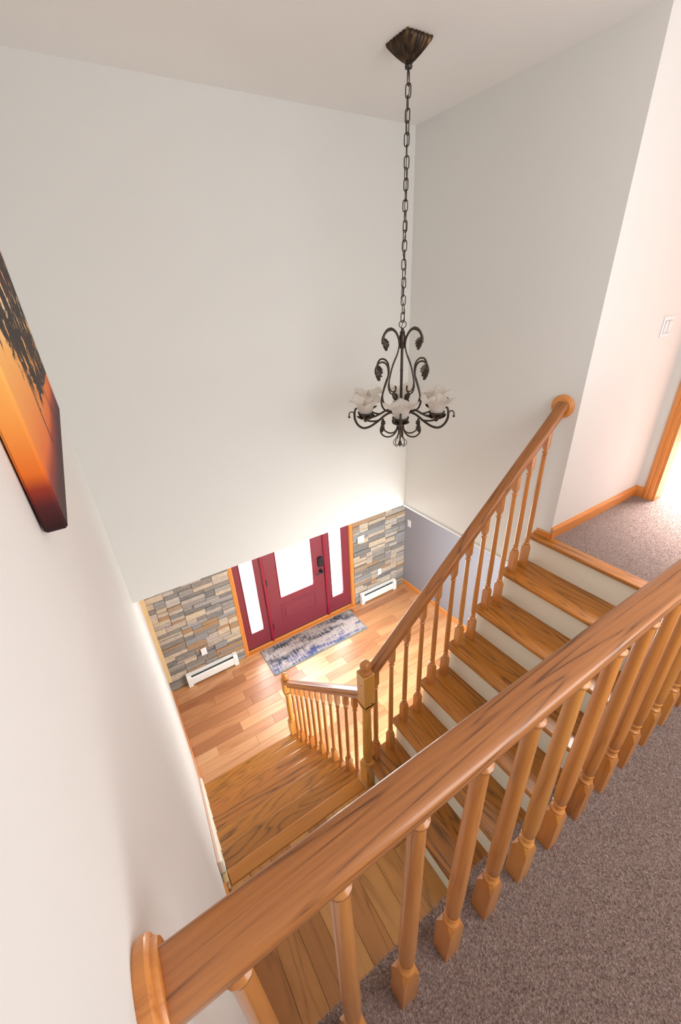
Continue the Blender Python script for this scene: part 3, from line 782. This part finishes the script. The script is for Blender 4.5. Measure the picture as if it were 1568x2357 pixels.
for a in (toc+PI/3, toc-PI/3, toc+2*PI/3, toc-2*PI/3):
    top = smooth_path(PK(a, [(.018, 4.065), (.024, 4.10), (.038, 4.135), (.062, 4.150), (.088, 4.141), (.106, 4.112), (.108, 4.080)]), 5)
    s_ = obj('top_scroll', tube(top, [.0052]*(len(top)//2)+[.0066]*(len(top)-len(top)//2), 8), chn, mat=M_bronze, smooth=True)
    side_leaf_at(s_, a, .108*K6, 4.096, -.35, -1, .9)
    rod = smooth_path(PK(a, [(.018, 4.065), (.030, 4.02), (.052, 3.955), (.068, 3.89), (.073, 3.845), (.066, 3.812), (.050, 3.800), (.036, 3.81), (.031, 3.828), (.036, 3.838)]), 5)
    obj('tie_rod', tube(rod, .0042, 8), chn, mat=M_bronze, smooth=True)
    body = smooth_path(PK(a, [(.146, 3.925), (.146, 3.95), (.130, 3.980), (.103, 3.984), (.082, 3.964), (.075, 3.93), (.078, 3.895), (.090, 3.86), (.106, 3.81), (.114, 3.765), (.105, 3.728), (.084, 3.706), (.060, 3.700)]), 5)
    s_ = obj('harp_scroll', tube(body, .0054, 8), chn, mat=M_bronze, smooth=True)
    side_leaf_at(s_, a, .148*K6, 3.945, -.3, -1, 1.0)
for a in (toc+PI/2-.3, toc-PI/2+.3, toc+PI/2+.5, toc-PI/2-.5):
    s_ = obj('inner_scroll', tube(smooth_path(P(a, [(.012, 3.722), (.018, 3.745), (.032, 3.765), (.046, 3.772)]), 4), .0035, 8), chn, mat=M_bronze, smooth=True)
    side_leaf_at(s_, a, .034, 3.752, .55, 1, .75)
def shade_data():
    V, F = [], []; n = 60; prof = [(.018, 0), (.030, .010), (.041, .028), (.047, .046), (.052, .062), (.064, .078), (.082, .090), (.098, .095)]
    for side, off in ((0, 0), (1, -.0022)):
        for i, (r, z) in (list(enumerate(prof)) if side == 0 else list(reversed(list(enumerate(prof))))):
            t = max(0, (i-2)/5)
            for k in range(n):
                a = 2*PI*k/n; pet = math.cos(4*a); q = (r+off)*(.95+.07*t*t*pet+.012*t*math.sin(11*a))
                V.append((q*math.cos(a), q*math.sin(a), z+.012*t*t*pet + .003*t*math.sin(12*a+.6)))
    m = 2*len(prof)
    for i in range(m-1):
        for k in range(n): F.append((i*n+k, i*n+(k+1) % n, (i+1)*n+(k+1) % n, (i+1)*n+k))
    for k in range(n): F.append(((m-1)*n+k, (m-1)*n+(k+1) % n, (k+1) % n, k))
    return V, F
sme = mesh('shade', *shade_data(), M_shade, True)
cme = mesh('shade_cup', *lathe([(.006, -.030), (.011, -.026), (.012, -.014), (.024, -.008), (.036, .004), (.044, .018), (.047, .028), (.040, .018), (.020, -.002), (.004, -.004)], 24, False), M_bronze, True)
bme2 = mesh('bulb', *lathe([(.009, 0), (.010, .02), (.013, .035), (.016, .05), (.015, .065), (.010, .083), (.004, .098), (.001, .105)], 16), M_bulb, True)
lf_s = mesh('leaf', *leaf(.042, .030, 1.1), M_bronze)
for q in range(6):
    a = toc + PI*q/3
    arm = smooth_path(P(a, [(.060, 3.695), (.105, 3.682), (.155, 3.652), (.205, 3.628), (.250, 3.624), (.284, 3.646), (.304, 3.682), (.307, 3.716), (.301, 3.742), (.291, 3.748)]), 5)
    A = obj('arm', tube(arm, [.0068]*(len(arm)-8)+[.006]*8, 9), chn, mat=M_bronze, smooth=True)
    up2 = smooth_path(P(a, [(.150, 3.655), (.178, 3.655), (.208, 3.660), (.228, 3.668)]), 4)
    obj('arm_strut', tube(up2, .0055, 8), A, mat=M_bronze, smooth=True)
    cr = smooth_path(P(a, [(.307, 3.695), (.312, 3.722), (.326, 3.732), (.340, 3.724), (.341, 3.706)]), 4)
    obj('end_curl', join([tube(cr, .0034, 6), xf(lathe([(.0005, -.007), (.006, -.004), (.0075, 0), (.006, .005), (.0005, .007)], 10), T(CX+.341*math.cos(a), CY+.341*math.sin(a), 3.703))]), A, mat=M_bronze, smooth=True)
    base = T(CX+.236*math.cos(a), CY+.236*math.sin(a), 3.690) @ Matrix.Rotation(a+.35*q, 4, 'Z')
    sh = obj('lamp_holder', cme, chn, base)
    obj('shade', sme, sh, base @ T(0, 0, .002)); obj('bulb', bme2, sh, base @ T(0, 0, .004))
    for t3 in range(4):
        aa = t3*PI/2+a
        obj('leaf', lf_s, sh, base @ Matrix.Rotation(aa, 4, 'Z') @ T(.020, 0, -.012) @ Matrix.Rotation(-1.15, 4, 'Y'))
for q in range(4):
    a = toc + PI/3 + (0, PI/3, PI, 4*PI/3)[q]
    lp = smooth_path(P(a, [(.020, 3.606), (.026, 3.575), (.048, 3.550), (.080, 3.542), (.112, 3.552), (.134, 3.576), (.138, 3.600)]), 5)
    s_ = obj('lower_scroll', tube(lp, .0048, 8), chn, mat=M_bronze, smooth=True)
    side_leaf_at(s_, a, .138, 3.578, -.12, 1, .8)
for q in range(2):
    a = toc + PI*q + .15
    lp = smooth_path(P(a, [(.020, 3.606), (.026, 3.575), (.048, 3.555), (.075, 3.552), (.095, 3.566), (.100, 3.588)]), 5)
    s_ = obj('lower_scroll', tube(lp, .0048, 8), chn, mat=M_bronze, smooth=True)
    side_leaf_at(s_, a, .100, 3.575, -.12, 1, .7)
for q in range(8):
    a = toc + 2*PI*q/8
    wp = smooth_path(P(a, [(.014, 3.606), (.012, 3.56), (.022, 3.525), (.040, 3.502), (.040, 3.482), (.026, 3.472), (.010, 3.484), (.006, 3.50)]), 4)
    obj('finial_wire', tube(wp, .0019, 6), chn, mat=M_bronze, smooth=True)
obj('finial_rod', lathe([(.0005, 3.466), (.006, 3.472), (.009, 3.48), (.006, 3.49), (.010, 3.498), (.005, 3.506), (.0055, 3.60)], 14), chn, T(CX, CY, 0), M_bronze, True)

# ------------------------------------------------------------------ baseboard heaters
def heater(x0, x1, label):
    y1 = DS-.026; y0 = y1-.062
    t = thing('baseboard_heater', ((x0+x1)/2, (y0+y1)/2, 0), label, 'heater', None)
    e = .055
    hp = [(y1, .03), (y1-.006, .03), (y1-.006, .165), (y0+.022, .172), (y0+.018, .178), (y1, .19)]
    obj('back_plate', prism(hp, 'x', x0+e, x1-e), t, mat=M_white)
    fp = [(y0+.008, .028), (y0+.002, .034), (y0, .06), (y0+.002, .125), (y0+.010, .148), (y0+.014, .146), (y0+.007, .124), (y0+.005, .06), (y0+.007, .036), (y0+.012, .03)]
    obj('front_cover', prism(fp, 'x', x0+e, x1-e), t, mat=M_white)
    obj('element', join([box(x0+e, x1-e, y0+.018, y1-.01, .06, .13)]), t, mat=M_dark)
    for a, b in ((x0, x0+e), (x1-e, x1)):
        obj('end_cap', prism([(y1, .0), (y0+.004, .0), (y0-.003, .01), (y0-.003, .13), (y0+.006, .165), (y0+.02, .186), (y1, .196)], 'x', a, b), t, mat=M_white)
    return t
heater(.205, .868, 'white baseboard heater at the stone wall left of the door, under the outlet')
heater(2.895, 3.585, 'white baseboard heater at the stone wall right of the door')

# ------------------------------------------------------------------ plates
def plate(name, label, cat, M_, w_, h_, kind):
    t = thing(name, tuple(M_.translation), label, cat); W[t] = W[t]
    obj('cover_plate', cbox(-w_/2, w_/2, -.006, 0, -h_/2, h_/2, .003), t, M_, M_plate)
    if kind == 'outlet':
        for s in (-1, 1):
            obj('socket', roundplate(0, s*.021, .03, .026, -.008, -.005, .008), t, M_, M_plate)
            obj('slot', join([box(-.008, -.0055, -.0084, -.0078, s*.021-.004, s*.021+.006), box(.0055, .008, -.0084, -.0078, s*.021-.004, s*.021+.006)]), t, M_, M_dark)
    else:
        n = kind; 
        for k in range(n):
            xx = (k-(n-1)/2)*.046
            obj('rocker', join([cbox(xx-.0165, xx+.0165, -.009, -.005, -.033, .033, .002)]), t, M_ @ Matrix.Rotation(.04, 4, 'X'), M_plate)
            obj('rocker_slot', frame_rect(xx-.019, xx+.019, -.0355, .0355, xx-.0175, xx+.0175, -.034, .034, -.0066, -.0058), t, M_, M_dark)
    return t
Yst = DS-.026
plate('wall_outlet', 'white outlet on the stone wall above the left baseboard heater', 'outlet', T(.49, Yst, .425), .07, .115, 'outlet')
plate('wall_outlet', 'white outlet on the stone wall above the right baseboard heater', 'outlet', T(3.285, Yst, .45), .07, .115, 'outlet')
plate('light_switch', 'white double switch plate on the stone wall beside the right door casing', 'switch', T(2.946, Yst, 1.18), .116, .118, 2)
plate('light_switch', 'white switch plate on the gray wall near the stone corner', 'switch', T(XG, 3.85, 1.19) @ Matrix.Rotation(-PI/2, 4, 'Z'), .07, .115, 1)
plate('light_switch', 'white double rocker switch on the upstairs hall wall', 'switch', T(3.217, YC, 4.07) @ Matrix.Rotation(0, 4, 'Z'), .125, .118, 2)

# ------------------------------------------------------------------ rug
def rug_mat():
    k = NT('distressed_blue_rug', 0.95); k.b.inputs['Specular IOR Level'].default_value = .1
    v = k.coords((1.6, 5.5, 1), rnd=False); vs = k.coords((70, 6, 1), rnd=False)
    n = k.n('TexNoise', i_Scale=1.5, i_Detail=3.0, i_Roughness=.6); k.l(v, n.inputs['Vector'])
    n2 = k.n('TexNoise', i_Scale=1.0, i_Detail=3.0, i_Roughness=.7); k.l(vs, n2.inputs['Vector'])
    f = k.math('ADD', k.math('MULTIPLY', n.outputs['Fac'], .62), k.math('MULTIPLY', n2.outputs['Fac'], .45))
    tc = k.n('TexCoord'); sp = k.n('SeparateXYZ'); k.l(tc.outputs['Object'], sp.inputs[0])
    cream = lin((196, 182, 176)); grey = lin((118, 122, 128)); dark = lin((46, 50, 64)); blue = lin((52, 72, 140))
    dk = k.mix(k.ramp(k.math('ADD', k.math('MULTIPLY', sp.outputs[1], -2.6), n.outputs['Fac']), [(.55, (0,0,0,1)), (.8, (1,1,1,1))]), dark, blue)
    base = k.mix(k.ramp(f, [(.47, (1,1,1,1)), (.55, (0,0,0,1))]), cream, dk)
    n3 = k.n('TexNoise', i_Scale=3.0, i_Detail=2.0); k.l(vs, n3.inputs['Vector'])
    base = k.mix(k.ramp(n3.outputs['Fac'], [(.45, (0,0,0,1)), (.62, (.75,.75,.75,1))]), base, grey)
    # edge band of grey green
    ed = k.math('GREATER_THAN', k.math('ABSOLUTE', sp.outputs[1]), .215)
    base = k.mix(k.math('MULTIPLY', ed, .45), base, lin((120, 130, 126)))
    k.l(base, k.b.inputs['Base Color']); k.bump(n3.outputs['Fac'], .3, .002)
    return k.m
rg = thing('rug', (1.93, 3.675, 0), 'blue and grey distressed doormat rug on the plank floor before the door', 'rug')
obj('woven_field', (lambda d: xf(d, T(0, 0, 0)))(cbox(-.738, .738, -.243, .243, 0, .008, .003)), rg, T(1.93, 3.675, .0015), rug_mat())
obj('edge_binding', join([cbox(-.744, .744, s*.247-.005, s*.247+.005, 0, .009, .002) for s in (-1, 1)]+[cbox(s*.741-.005, s*.741+.005, -.242, .242, 0, .009, .002) for s in (-1, 1)]), rg, T(1.93, 3.675, .0015), plain('rug_binding', (128, 136, 136), .9))

# ------------------------------------------------------------------ canvas print on the left wall
def canvas_mat():
    k = NT('sunset_tree_print', 0.6); k.b.inputs['Specular IOR Level'].default_value = 0.2
    tc = k.n('TexCoord'); sp = k.n('SeparateXYZ'); k.l(tc.outputs['Object'], sp.inputs[0])
    nz = k.n('TexNoise', i_Scale=3.0, i_Detail=2.0)
    k.l(tc.outputs['Object'], nz.inputs['Vector'])
    zz = k.math('ADD', sp.outputs[2], k.math('MULTIPLY_ADD', nz.outputs['Fac'], .05, -.025))
    sky = k.ramp(zz, [(0.0, lin((44, 24, 26))), (.045, lin((84, 36, 36))), (.075, lin((150, 54, 36))), (.10, lin((226, 112, 40))), (.17, lin((240, 150, 70))), (.27, lin((250, 186, 100))), (.34, lin((255, 226, 180))), (.40, lin((236, 160, 108))), (.9, lin((214, 140, 100)))])
    v = k.coords((4, 13, 17.0), rnd=False); n = k.n('TexNoise', i_Scale=1.0, i_Detail=5.0, i_Roughness=.7, i_Distortion=.6); k.l(v, n.inputs['Vector'])
    # foliage: dense above, hanging lower toward the far side, with bright gaps
    edge = k.math('MULTIPLY_ADD', k.math('MINIMUM', sp.outputs[1], .55), -.5, .37)
    thr = k.math('MINIMUM', k.math('MULTIPLY', k.math('SUBTRACT', zz, edge), 2.2), .115)
    fol = k.ramp(k.math('ADD', n.outputs['Fac'], thr), [(.51, (0,0,0,1)), (.56, (1,1,1,1))])
    fol = k.math('MULTIPLY', fol, k.math('GREATER_THAN', zz, .13))
    col = k.mix(fol, sky, lin((40, 28, 22)))
    # trunks: thin dark verticals below the foliage
    yv = k.math('ADD', sp.outputs[1], k.math('MULTIPLY', n.outputs['Fac'], .01))
    tr = k.math('LESS_THAN', k.math('PINGPONG', k.math('MULTIPLY', yv, 3.1), .5), .03)
    tr = k.math('MULTIPLY', tr, k.math('MULTIPLY', k.math('GREATER_THAN', zz, .07), k.math('GREATER_THAN', sp.outputs[1], .15)))
    col = k.mix(tr, col, lin((70, 40, 30)))
    k.l(col, k.b.inputs['Base Color'])
    w_ = k.n('TexNoise', i_Scale=900.0); k.l(tc.outputs['Object'], w_.inputs['Vector']); k.bump(w_.outputs['Fac'], .1, .0005)
    return k.m
cv = thing('canvas_picture', (0, .53, 4.008), 'wrapped canvas print of an orange sunset behind dark trees, hung on the left wall', 'picture')
obj('canvas', cbox(0.003, .037, 0, 1.07, 0, .86, .004), cv, T(0, .53, 4.008), canvas_mat())
obj('stretcher_frame', join([box(0.0005, .003, .02, 1.05, .02, .05), box(.0005, .003, .02, 1.05, .81, .84)]), cv, T(0, .53, 4.008), M_cream)
